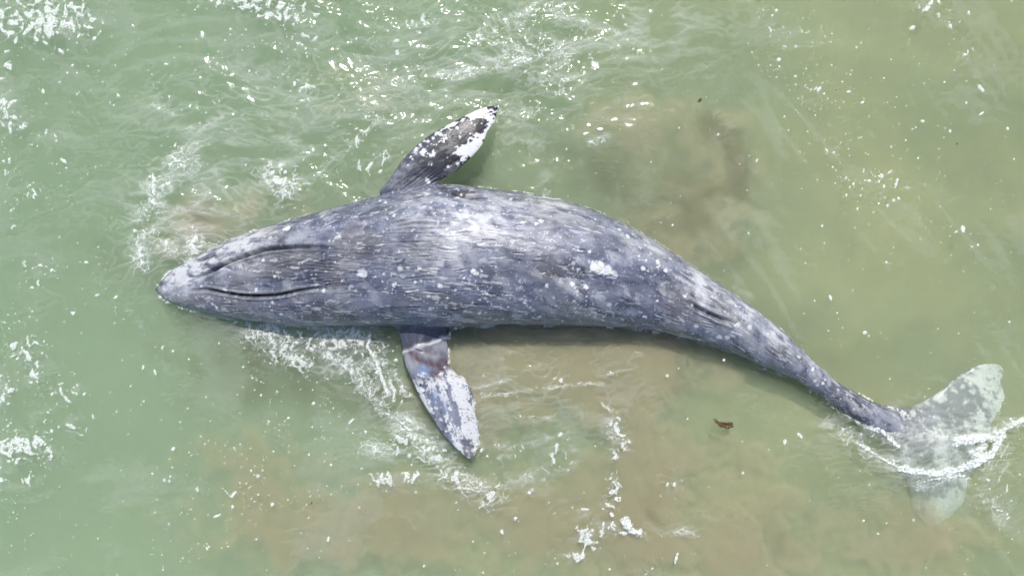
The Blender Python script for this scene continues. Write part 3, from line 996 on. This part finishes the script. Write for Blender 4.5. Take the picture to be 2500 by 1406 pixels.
def islands_density():
    D = np.zeros_like(X)
    for (b_, a) in (
            ((120, 45, 120, 55), 1.), ((30, 50, 60, 50), .85), ((190, 20, 60, 30), .6), ((620, -5, 130, 28), 1.), ((690, 28, 80, 35), .8), ((770, 75, 50, 35), .35),
            ((8, 255, 35, 40), .9), ((35, 300, 50, 30), .6), ((70, 475, 32, 22), .55), ((85, 650, 40, 30), .3), ((95, 690, 40, 30), .3), ((15, 160, 40, 60), .3), ((60, 860, 45, 35), .7),
            ((5, 950, 30, 40), .95), ((85, 905, 40, 40), .55), ((160, 955, 45, 25), .5), ((190, 950, 25, 20), .5), ((60, 1090, 65, 38), 1.), ((110, 1100, 40, 28), .7), ((180, 1040, 35, 28), .6), ((15, 1165, 25, 40), .6),
            ((80, 780, 30, 50), .4), ((30, 1060, 30, 30), .5), ((70, 1180, 40, 40), .35), ((100, 1000, 60, 40), .3),
            ((20, 400, 40, 60), .25), ((130, 330, 60, 20), .35),
            ((685, 440, 38, 42), .8), ((880, 290, 45, 40), .4), ((935, 385, 35, 30), .6), ((900, 410, 45, 25), .5), ((755, 225, 28, 30), .6), ((870, 340, 30, 40), .4), ((1030, 60, 35, 25), .6),
            ((660, 808, 45, 22), 1.), ((700, 845, 60, 38), .85), ((800, 840, 80, 40), .75), ((740, 890, 28, 18), .7), ((870, 822, 50, 30), .8), ((850, 880, 45, 30), .7), ((620, 795, 40, 14), .5), ((560, 790, 40, 14), .35),
            ((930, 880, 45, 50), .6), ((960, 950, 30, 40), .55), ((1000, 1040, 35, 30), .6), ((985, 1085, 35, 28), .9), ((940, 1170, 36, 24), .95), ((1000, 1162, 24, 20), .9), ((1060, 1105, 40, 30), .7), ((1110, 1160, 50, 20, -.4), .7),
            ((1040, 1065, 40, 20, -.7), .7), ((1195, 1215, 22, 18), .8), ((1300, 1180, 80, 60), .25), ((1350, 1110, 22, 30), .65), ((1380, 1140, 40, 18, .5), .55), ((1375, 1060, 30, 18), .5),
            ((1500, 1038, 16, 26), .9), ((1520, 1075, 18, 22), .7), ((1495, 1115, 16, 34), .65), ((1500, 1190, 20, 46), .85), ((1480, 1235, 18, 30), .7), ((1437, 1310, 38, 28), 1.), ((1408, 1355, 24, 18), 1.), ((1485, 1285, 55, 16, -.3), .85),
            ((1425, 1256, 16, 14), .85), ((1590, 1300, 40, 18), .4), ((1640, 1190, 40, 40), .3), ((1570, 1390, 60, 18), .3),
            ((2265, 20, 40, 26), .6), ((2300, 50, 60, 26), .35), ((2355, 130, 22, 50, -.6), .4), ((2385, 205, 14, 30), .45), ((1870, 60, 50, 60), .25), ((1930, 100, 70, 50), .3), ((2000, 215, 60, 30), .35), ((2030, 330, 40, 40), .3), ((2180, 440, 60, 40), .3),
            ((2480, 1030, 30, 14), .9), ((2430, 1190, 60, 50), .35), ((2455, 1250, 40, 50), .35), ((350, 560, 30, 60), .45), ((375, 460, 26, 50), .55), ((440, 400, 40, 40), .3), ((1300, 110, 260, 110), .22), ((1500, 60, 60, 50), .3)):
        D = np.maximum(D, a * bl(*b_))
    return D


def strokes(lst):
    D = np.zeros_like(X)
    for pts, wpx, a in lst:
        P3 = [P(*p)[:2] for p in catmull(pts, 5 * len(pts))]
        lo = np.min(P3, 0) - wpx / 50; hi = np.max(P3, 0) + wpx / 50
        i0, i1 = np.searchsorted(gx, [lo[0], hi[0]]); j0, j1 = np.searchsorted(gy, [lo[1], hi[1]])
        if i1 <= i0 or j1 <= j0:
            continue
        sub = (slice(j0, j1), slice(i0, i1))
        wob = 0.02 * noise2(X[sub] * 9, Y[sub] * 9, 71)
        d = polydist(X[sub] + wob, Y[sub] - wob, P3)
        D[sub] = np.maximum(D[sub], a * np.exp(-(d / (wpx / 200.0)) ** 2))
    return D


isl = islands_density()
# lacy webs; top-centre strokes also paint in sun glints on the ripples
lace_d = strokes([
    ([(1080, 118), (1130, 112), (1175, 100)], 9, .9), ([(1148, 94), (1200, 76), (1280, 58)], 9, .9), ([(1070, 185), (1150, 175), (1190, 160), (1260, 150), (1340, 128)], 13, .95),
    ([(1240, 110), (1290, 130), (1350, 125), (1400, 130)], 16, .8), ([(1255, 45), (1290, 30), (1330, 12)], 13, .8), ([(1370, 40), (1420, 60), (1440, 90)], 22, .5), ([(1300, 180), (1370, 210), (1400, 170)], 22, .6),
    ([(1210, 45), (1240, 50)], 8, .7), ([(1440, 135), (1455, 165)], 7, 1.), ([(1330, 25), (1400, 20)], 18, .5), ([(1190, 275), (1260, 290), (1330, 270)], 30, .45), ([(1250, 340), (1330, 350)], 20, .35), ([(1440, 350), (1480, 335)], 10, .6),
    ([(350, 640), (345, 570), (370, 500), (380, 450), (430, 400), (470, 380)], 26, 1.1), ([(375, 470), (385, 440), (420, 395)], 8, 1.), ([(370, 560), (400, 600), (440, 622), (475, 612), (480, 580)], 18, 1.1), ([(470, 590), (520, 600), (560, 590)], 8, .4),
    ([(650, 440), (685, 430), (710, 450), (690, 475)], 30, 1.), ([(660, 400), (680, 420)], 14, .7), ([(780, 420), (800, 400), (870, 350), (920, 300)], 10, .5), ([(370, 260), (420, 275), (470, 320)], 7, .55), ([(480, 330), (520, 300), (560, 270)], 6, .4),
    ([(560, 205), (640, 240)], 8, .3), ([(640, 470), (700, 460), (770, 440)], 8, .4),
    ([(620, 800), (700, 850), (780, 880), (860, 900), (930, 960)], 38, 1.), ([(800, 810), (880, 830), (900, 900)], 30, 1.), ([(920, 820), (950, 900), (990, 960)], 16, .8), ([(900, 1090), (960, 1090), (1010, 1050)], 22, .8), ([(980, 1030), (1040, 1100), (1100, 1160), (1200, 1215)], 28, 1.1), ([(950, 960), (930, 1000), (990, 1040)], 16, .9), ([(900, 1095), (960, 1085), (1000, 1060)], 14, 1.), ([(1100, 1190), (1250, 1180), (1340, 1140), (1400, 1100)], 14, .5),
    ([(1200, 1090), (1290, 1085), (1340, 1065)], 9, .5), ([(1170, 1110), (1260, 1115)], 7, .6), ([(1180, 965), (1240, 962), (1320, 945), (1470, 935)], 6, .75), ([(1260, 1015), (1340, 1018)], 4, .8), ([(1160, 945), (1230, 930), (1290, 900)], 5, .5), ([(1540, 900), (1500, 910), (1460, 920)], 8, .4),
    ([(1480, 1030), (1520, 1090)], 18, .6), ([(1540, 870), (1560, 860)], 8, .5), ([(1470, 985), (1490, 1000)], 9, .6),
    ([(2020, 1040), (2080, 1070), (2130, 1105), (2195, 1140)], 20, .95), ([(2060, 985), (2110, 1025), (2160, 1062), (2195, 1100)], 22, .85), ([(2195, 1100), (2205, 1140)], 16, .7),
    ([(2430, 1060), (2460, 1040), (2500, 1022), (2540, 1010)], 16, 1.), ([(2390, 1080), (2380, 1110), (2410, 1130)], 26, .9), ([(2250, 1175), (2300, 1160), (2400, 1130)], 24, .8), ([(2430, 1050), (2450, 1100), (2440, 1140)], 22, .7),
    ([(2380, 1200), (2420, 1230), (2440, 1280)], 18, .4), ([(2330, 1050), (2400, 1030), (2440, 990)], 20, .5), ([(1690, 1300), (1640, 1295)], 12, .5),
    ([(440, 740), (540, 775), (640, 795)], 8, .5), ([(320, 760), (350, 800)], 8, .4), ([(1560, 590), (1620, 610), (1680, 640)], 9, .35), ([(1500, 560), (1560, 575)], 8, .3), ([(1330, 440), (1330, 480)], 14, .5), ([(1790, 700), (1830, 720)], 5, .3)])
# churned white water, with painted glint streaks at top centre
sol_d = strokes([
    ([(905, 815), (900, 845), (918, 880), (935, 925), (948, 965)], 6, 1.), ([(978, 1028), (1000, 1050)], 5, .8), ([(1520, 1272), (1535, 1290), (1560, 1300)], 9, .9), ([(1530, 1265), (1540, 1295)], 10, .9),
    ([(2195, 1142), (2260, 1154), (2320, 1148), (2370, 1132), (2420, 1100), (2444, 1062)], 12, 1.), ([(2330, 1078), (2390, 1068), (2430, 1066)], 15, .95), ([(2400, 1120), (2370, 1105), (2400, 1090)], 14, .8), ([(2440, 1055), (2470, 1038), (2500, 1025)], 8, .8), ([(2240, 1180), (2290, 1165), (2350, 1160)], 8, .6), ([(2080, 1075), (2130, 1105), (2190, 1140)], 6, .75), ([(2115, 1030), (2150, 1052), (2188, 1088)], 9, .85), ([(2060, 990), (2110, 1026)], 5, .6), ([(2400, 1090), (2380, 1110)], 12, .7), ([(2120, 1040), (2160, 1060)], 8, .7),
    ([(672, 440), (690, 452), (706, 445)], 11, .7), ([(1130, 1188), (1150, 1195)], 4, .7), ([(376, 450), (380, 475)], 7, .7), ([(1160, 105), (1180, 100)], 5, .6), ([(1290, 112), (1310, 120)], 8, .6), ([(1340, 30), (1310, 42)], 7, .5)])
# the water line along the skin
edge_d = np.zeros_like(X)
wl_i = np.where(np.abs(V2[:, 2] - wave(V2[:, 0], V2[:, 1])) < .016)[0]
ei = ((V2[wl_i, 0] - fx0) / RES).astype(int); ej = ((V2[wl_i, 1] - fy0) / RES).astype(int)
for dj in range(-6, 7):
    for di in range(-6, 7):
        edge_d[ej + dj, ei + di] = np.maximum(edge_d[ej + dj, ei + di], math.exp(-(di * di + dj * dj) / 14.0))


def voronoi(x, y, seed):
    """distance to the nearest cell point, and to the cell wall"""
    ix = np.floor(x).astype(np.int32); iy = np.floor(y).astype(np.int32)
    f1 = np.full(x.shape, 9., np.float32); f2 = f1.copy()
    for dx in (-1, 0, 1):
        for dy in (-1, 0, 1):
            h1 = _hash2((ix + dx).view(np.uint32), (iy + dy).view(np.uint32), seed).astype(np.float32) / 4294967296.
            h2 = _hash2((ix + dx).view(np.uint32), (iy + dy).view(np.uint32), seed + 99).astype(np.float32) / 4294967296.
            d = np.hypot(ix + dx + h1 - x, iy + dy + h2 - y)
            f2 = np.where(d < f1, f1, np.minimum(f2, d)); f1 = np.minimum(f1, d)
    return f1, f2 - f1


A = np.zeros_like(X); A3 = np.zeros_like(X)
M = (lace_d > .04) | (isl > .12) | (sol_d > .1) | (edge_d > .1)
x = X[M]; y = Y[M]; il = isl[M]; ld = lace_d[M]; sd_ = sol_d[M]; ed = edge_d[M]
wx = x + .10 * fbm2(x * 3, y * 3, 2, 23); wy = y + .10 * fbm2(x * 3 + 50, y * 3, 2, 29)
ux = wx + .04 * fbm2(x * 9, y * 9, 2, 607); uy = wy + .04 * fbm2(x * 9 + 7, y * 9, 2, 608)
v1, e1 = voronoi(ux * 7.5, uy * 9, 3)
v2, e2 = voronoi(ux * 17, uy * 19, 5)
patch = np.clip(.6 + 1.4 * fbm2(x * 4.5, y * 4.5, 3, 609), .02, 1.3)
fineb = np.clip(.6 + 1.2 * noise2(x * 14, y * 14, 619), .05, 1.4)
# rounded islands with holes
il2 = il * np.clip(.85 + .7 * noise2(x * 4, y * 4, 605), .3, 1.15)
nA = noise2(wx * 12.5, wy * 11.0, 601) + 0.45 * noise2(wx * 28, wy * 26, 603)
a1 = sstep(0.0, 0.10, nA + 0.98 * il2 - 0.56) * sstep(.10, .22, il2) * (1 - .85 * sstep(.30, .20, v2) * sstep(.2, .0, nA - .1))
# webs
l2 = ld * patch
w1 = .26 * l2 * fineb; w2 = .30 * l2 * fineb
a2 = np.maximum(.85 * sstep(w1, .3 * w1, e1), .7 * sstep(w2, .25 * w2, e2) * sstep(.25, .6, l2)) * sstep(.05, .28, l2)
a2 = np.maximum(a2, .22 * sstep(.2, .9, l2))
# islands also trail thin webs
a2 = np.maximum(a2, .6 * sstep(.12 * il2, .03 * il2, e1) * sstep(.15, .5, il2) * fineb)
# churned white water, full of holes
a3 = sstep(.35, .8, sd_ + .40 * fbm2(x * 13, y * 13, 4, 631, .65)) * sstep(.12, .3, sd_) * (1 - .7 * sstep(.3, .12, v2) * sstep(.95, .5, sd_))
# thin broken line of froth where the water laps the skin
a4 = .8 * sstep(.25, .7, ed * np.clip(.5 + 1.6 * fbm2(x * 5, y * 5, 3, 681), 0, 1.2)) * sstep(.55, .15, e2)
A3[M] = a3
A[M] = np.maximum.reduce([a1 * .82, a2, a3, a4])
# loose flecks
dots = np.zeros_like(X)


def dens_dots(px, py):
    d = 0.10
    for (cx_, cy_, rx, ry, a) in (
            (40, 300, 150, 500, .8), (50, 900, 150, 400, 1.0), (300, 100, 300, 140, .35), (560, 130, 300, 150, .6), (750, 180, 200, 170, .7), (930, 300, 120, 140, .9), (1000, 150, 150, 150, .6),
            (780, 880, 220, 90, 1.1), (700, 1000, 250, 110, .65), (750, 1100, 180, 90, .5), (500, 1260, 170, 110, 1.1), (550, 1190, 140, 90, .9), (700, 1000, 300, 120, .4), (900, 1200, 120, 60, .4), (1250, 1200, 200, 80, .4),
            (1900, 60, 80, 90, .7), (1950, 130, 110, 100, .9), (2010, 220, 100, 70, 1.), (2040, 330, 90, 90, .9), (2130, 400, 110, 90, .9), (2180, 450, 110, 60, 1.), (2280, 80, 60, 70, .5), (2380, 200, 40, 60, .5),
            (2100, 250, 200, 200, .3), (2350, 520, 150, 200, .3), (2010, 560, 100, 80, .35), (2200, 570, 160, 120, .3), (1400, 1380, 250, 60, .25), (1400, 100, 120, 150, .7), (2420, 1200, 90, 120, .5), (1950, 1000, 300, 120, .06), (1700, 250, 120, 60, .2),
            (200, 1380, 300, 60, .1), (350, 700, 80, 200, .2), (600, 360, 250, 100, .35)):
        d = d + a * np.exp(-((px - cx_) / rx) ** 2 - ((py - cy_) / ry) ** 2)
    return d


nd = 48000
dpx = RNG.uniform(-230, 2730, nd); dpy = RNG.uniform(-220, 1630, nd)
keep = RNG.random(nd) < dens_dots(dpx, dpy) * .36 * np.clip(.55 + 1.7 * noise2(dpx / 70, dpy / 70, 641), .1, 1.6)
for px_, py_ in zip(dpx[keep], dpy[keep]):
    r = min(6.5, .75 + float(RNG.exponential(.62))) / 200
    op = min(.95, .45 + 25 * r + .25 * float(RNG.random()))
    el = 1 + float(RNG.exponential(.45)) * (r > .012)
    a = RNG.normal(1.2, .7)
    x0, y0, _ = P(px_, py_)
    m = r * el * 1.5 + RES
    i0, i1 = np.searchsorted(gx, [x0 - m, x0 + m]); j0, j1 = np.searchsorted(gy, [y0 - m, y0 + m])
    if i1 - i0 < 1 or j1 - j0 < 1:
        continue
    sx_ = X[j0:j1, i0:i1] - x0; sy_ = Y[j0:j1, i0:i1] - y0
    c_, s_ = math.cos(a), math.sin(a)
    q_ = np.sqrt(((sx_ * c_ + sy_ * s_) / (r * el)) ** 2 + ((-sx_ * s_ + sy_ * c_) / r) ** 2)
    if r > .015:
        q_ = q_ + .55 * noise2(X[j0:j1, i0:i1] * 40, Y[j0:j1, i0:i1] * 40, 5)
    dots[j0:j1, i0:i1] = np.maximum(dots[j0:j1, i0:i1], op * sstep(1.25, .7, q_))
# thin milky bubble veils
vm = np.clip(.10 + 1.3 * np.clip(lace_d, 0, 1) + .5 * isl + .6 * bl(640, 260, 360, 150) + .8 * bl(470, 520, 190, 150) + .6 * bl(1200, 140, 330, 150) + .8 * bl(2280, 1090, 190, 90) + .5 * bl(1600, 60, 200, 90) + .5 * bl(1330, 950, 200, 90) + .4 * bl(1050, 1080, 200, 90), 0, 1.2)
wxv = X + .30 * noise2(X * .9, Y * .9, 691) + .05 * noise2(X * 4, Y * 4, 692); wyv = Y + .30 * noise2(X * .9 + 5, Y * .9, 693)
st = 1 - 2.2 * np.abs(noise2(wxv * 1.6 + wyv * .8, wyv * 4.2 - wxv * .6, 695))
st2 = 1 - 2.2 * np.abs(noise2(wxv * 5 + wyv * 2, wyv * 13 - wxv * 2, 697))
veil = (.20 * sstep(.1, 1., st) * sstep(-.1, .5, noise2(X * 1.1, Y * 1.5, 699) + .25) + .20 * sstep(.45, 1., st2) * sstep(.0, .6, st)) * vm
dg = (X + Y * .85) * .75; ds = (X * .85 - Y) * .75               # along and across the drift on the shore side
st3 = 1 - 2.2 * np.abs(noise2(ds * .55 + .15 * noise2(X, Y, 701), dg * 3.4 + .35 * noise2(X * .8, Y * .8, 703), 705))
st3 = sstep(.45, 1., st3) * sstep(-.15, .4, noise2(X * .8, Y * .8, 707))
veil = veil + .05 * st3 * sstep(.5, 3.5, X + .35 * Y) + .05 * sstep(-.1, .5, fbm2(X * .7, Y * 1.0, 3, 711)) * sstep(1., -3., X)
A = np.maximum.reduce([A, dots, veil])
A = A * (0.86 + 0.28 * noise2(X * 60, Y * 60, 661))
cell = np.maximum.reduce([A[:-1, :-1], A[1:, :-1], A[:-1, 1:], A[1:, 1:]]) > 0.035
# keep clear of dry skin: foam only where water shows
jj, ii = np.where(cell)
W_ = len(gx)
quads = np.stack([jj * W_ + ii, jj * W_ + ii + 1, (jj + 1) * W_ + ii + 1, (jj + 1) * W_ + ii], 1)
used, inv = np.unique(quads.ravel(), return_inverse=True)
fxv = X.ravel()[used]; fyv = Y.ravel()[used]; av = A.ravel()[used]; sv = A3.ravel()[used]
# sit on the same faceted surface as the water mesh
fz = wave(fxv, fyv) + 0.0035 + 0.008 * np.clip(av, 0, 1) + sv * (.02 + .03 * fbm2(fxv * 16, fyv * 16, 3, 671))
fme = new_mesh('sea_foam', np.stack([fxv, fyv, fz], 1), inv.reshape(-1, 4))
fattr(fme, 'cover', np.clip(av, 0, 1))
fattr(fme, 'bubble', np.clip(.5 + .8 * noise2(fxv * 55, fyv * 55, 5), 0, 1))
f = N('sea_foam')
cov = f.attr('cover').outputs['Fac']
bub = f.attr('bubble').outputs['Fac']
al_ = f.math('MULTIPLY', cov, f.ramp(bub, .25, .6, .65, 1.05), clamp=True)
pb = f.n('BsdfPrincipled')
f.l(f.mix(bub, (0.56, 0.59, 0.53), (0.80, 0.81, 0.76)), pb.inputs['Base Color'])
pb.inputs['Roughness'].default_value = .6
tr = f.n('BsdfTransparent')
mx = f.n('MixShader')
f.l(al_, mx.inputs[0]); f.l(tr.outputs[0], mx.inputs[1]); f.l(pb.outputs[0], mx.inputs[2])
f.l(mx.outputs[0], f.out.inputs['Surface'])
foam = obj('sea_foam', fme, f.m)
tag(foam, 'white sea foam in flecks, strings and lacy patches on the water, plus painted sun glints', 'foam', kind='stuff')

# ------------------------------------------------------------------ barnacle clusters on the belly (parts of the whale)
def lathe(prof, ns, c=(0, 0, 0), up=(0, 0, 1), bend=0.0):
    u = Vector(up).normalized()
    a = u.orthogonal().normalized(); b_ = u.cross(a)
    v = []
    for (r, h) in prof:
        for t in range(ns):
            an = 2 * math.pi * t / ns
            v.append(tuple(Vector(c) + u * h + (a * math.cos(an) + b_ * math.sin(an)) * r))
    return np.array(v), tube_faces(len(prof), ns)


bmat = N('barnacle_shell')
pb = bmat.n('BsdfPrincipled')
nz = bmat.noise(bmat.n('NewGeometry').outputs['Position'], 90, 3)
bmat.l(bmat.mix(nz, (0.42, 0.40, 0.34), (0.74, 0.73, 0.67)), pb.inputs['Base Color'])
pb.inputs['Roughness'].default_value = .8
bmat.l(pb.outputs[0], bmat.out.inputs['Surface'])
for (px_, py_, spread, n) in ((1460, 655, .055, 24), (1492, 666, .045, 14), (1158, 664, .028, 9), (1799, 793, .022, 8), (1075, 698, .016, 5), (1606, 650, .03, 7)):
    vs_, fs_, off = [], [], 0
    for _ in range(n):
        c = skin(px_ + rnd.gauss(0, spread * 110), py_ + rnd.gauss(0, spread * 80))
        loc, nrm, _i, _d = bvh.find_nearest(Vector(c))
        up = nrm if nrm.z > 0 else -nrm
        r = rnd.uniform(.006, .014)
        v, q_ = lathe([(r * 1.15, -.006), (r, r * .35), (r * .62, r * .9), (r * .42, r * .85), (r * .2, r * .5)], 8, loc, up)
        vs_.append(v); fs_.append(q_ + off); off += len(v)
    o = obj('barnacle_cluster', new_mesh('barnacle_cluster', np.concatenate(vs_), np.concatenate(fs_)), bmat.m, whale)
    o['kind'] = 'stuff'

# ------------------------------------------------------------------ drifting weed
def weed_mat(name, a, c):
    m = N(name)
    pb = m.n('BsdfPrincipled')
    nz = m.noise(m.n('NewGeometry').outputs['Position'], 60, 4)
    m.l(m.mix(nz, a, c), pb.inputs['Base Color'])
    pb.inputs['Roughness'].default_value = .45
    m.l(pb.outputs[0], m.out.inputs['Surface'])
    return m.m


kelp_m = weed_mat('kelp_brown', (0.045, 0.028, 0.008), (0.14, 0.088, 0.026))
leaf_m = weed_mat('leaf_olive', (0.07, 0.05, 0.016), (0.14, 0.10, 0.035))


def tube(pts, r0, r1, ns=7):
    out = []
    n = len(pts)
    for i, p in enumerate(pts):
        p = Vector(p)
        t = (Vector(pts[min(i + 1, n - 1)]) - Vector(pts[max(i - 1, 0)])).normalized()
        a = t.orthogonal().normalized(); b_ = t.cross(a)
        r = r0 + (r1 - r0) * i / (n - 1)
        for k_ in range(ns):
            an = 2 * math.pi * k_ / ns
            out.append(tuple(p + (a * math.cos(an) + b_ * math.sin(an)) * r))
    return capped(np.array(out), n, ns)


def frond(c, ang, L, W, tilt, jag=.35, n=9, th_=.0022):
    """a serrated blade with thickness, curling out of the plane"""
    d = Vector((math.cos(ang), math.sin(ang), tilt)).normalized()
    sd = Vector((-math.sin(ang), math.cos(ang), 0))
    v = []
    for i in range(n):
        t = i / (n - 1)
        w_ = W * (math.sin(math.pi * min(1, t * .9 + .08)) ** .7) * (1 + jag * (1 if i % 2 else -1))
        m = Vector(c) + d * (L * t) + Vector((0, 0, .25 * L * t * t * tilt))
        for sgn, zz in ((-1, 0), (0, .004), (1, 0), (0, -th_)):
            v.append(tuple(m + sd * (sgn * w_ * .5) + Vector((0, 0, zz))))
    return capped(np.array(v), n, 4)


def join(parts):
    vs_, qs_, ts_, off = [], [], [], 0
    for v, q_, t in parts:
        vs_.append(v); qs_.append(q_ + off); ts_.append(t + off); off += len(v)
    return np.concatenate(vs_), np.concatenate(qs_), np.concatenate(ts_)


def wz(px_, py_):
    x, y, _ = P(px_, py_)
    return float(wave(np.array([[x]], np.float32), np.array([[y]], np.float32))[0, 0])


def empty(name, px_, py_):
    o = bpy.data.objects.new(name, None)
    x, y, _ = P(px_, py_)
    o.location = (x, y, wz(px_, py_))
    o.empty_display_size = .1
    C.objects.link(o)
    return o


# brown sprig
e = empty('seaweed_sprig', 1762, 1033)
tag(e, 'ragged dark brown seaweed sprig floating below the whale\'s tail stock', 'seaweed')
stem_pts = [((x - 1762) / 200, (1033 - y) / 200, .006) for x, y in ((1741, 1022), (1748, 1028), (1757, 1034), (1767, 1037), (1776, 1038), (1784, 1037))]
obj('stem', new_mesh('stem', *tube(stem_pts, .005, .004)), kelp_m, e)
bl_ = []
for k_ in range(64):
    t = rnd.random() ** .8
    i = min(4, int(t * 5)); f_ = t * 5 - i
    p = Vector(stem_pts[i]).lerp(Vector(stem_pts[i + 1]), f_)
    L = (.022 + .045 * t) * rnd.uniform(.6, 1.15)
    bl_.append(frond(p, rnd.uniform(0, 6.28), L * .8, L * .62, rnd.uniform(-.1, .45)))
obj('blades', new_mesh('blades', *join(bl_)), kelp_m, e)
bl_ = [frond(stem_pts[0], -.5, .055, .03, .1), frond(stem_pts[0], -.9, .05, .02, .2)]
obj('tip_blade', new_mesh('tip_blade', *join(bl_)), leaf_m, e)
# olive leaf
e = empty('leaf', 1707, 248)
tag(e, 'small olive brown leaf floating on the green water above the whale\'s back half', 'leaf')
obj('blade', new_mesh('blade', *frond((-.02, -.012, .006), .75, .062, .036, .25, .05)), leaf_m, e)
obj('stalk', new_mesh('stalk', *tube([(-.018, -.01, .006), (-.03, -.016, .006), (-.042, -.013, .005)], .003, .002)), leaf_m, e)
# twig and bits of weed
e = obj('twig', new_mesh('twig', *tube([(-.035, -.014, .004), (-.015, -.004, .006), (.01, .002, .006), (.03, .012, .004)], .004, .0025)), kelp_m)
e.location = (*P(2045, 219)[:2], wz(2045, 219))
tag(e, 'thin dark twig floating among the foam flecks at upper right', 'twig')
for (px_, py_, sz, lb) in ((760, 1227, .022, 'dark brown scrap of seaweed floating alone over pale sand at lower left'),
                           (2337, 352, .016, 'tiny dark scrap of seaweed floating near the right edge')):
    bl_ = [frond((0, 0, .004), rnd.uniform(0, 6.28), sz * rnd.uniform(.7, 1.2), sz * .5, rnd.uniform(0, .4)) for _ in range(5)]
    e = obj('seaweed_scrap', new_mesh('seaweed_scrap', *join(bl_)), kelp_m)
    e.location = (*P(px_, py_)[:2], wz(px_, py_))
    tag(e, lb, 'seaweed')
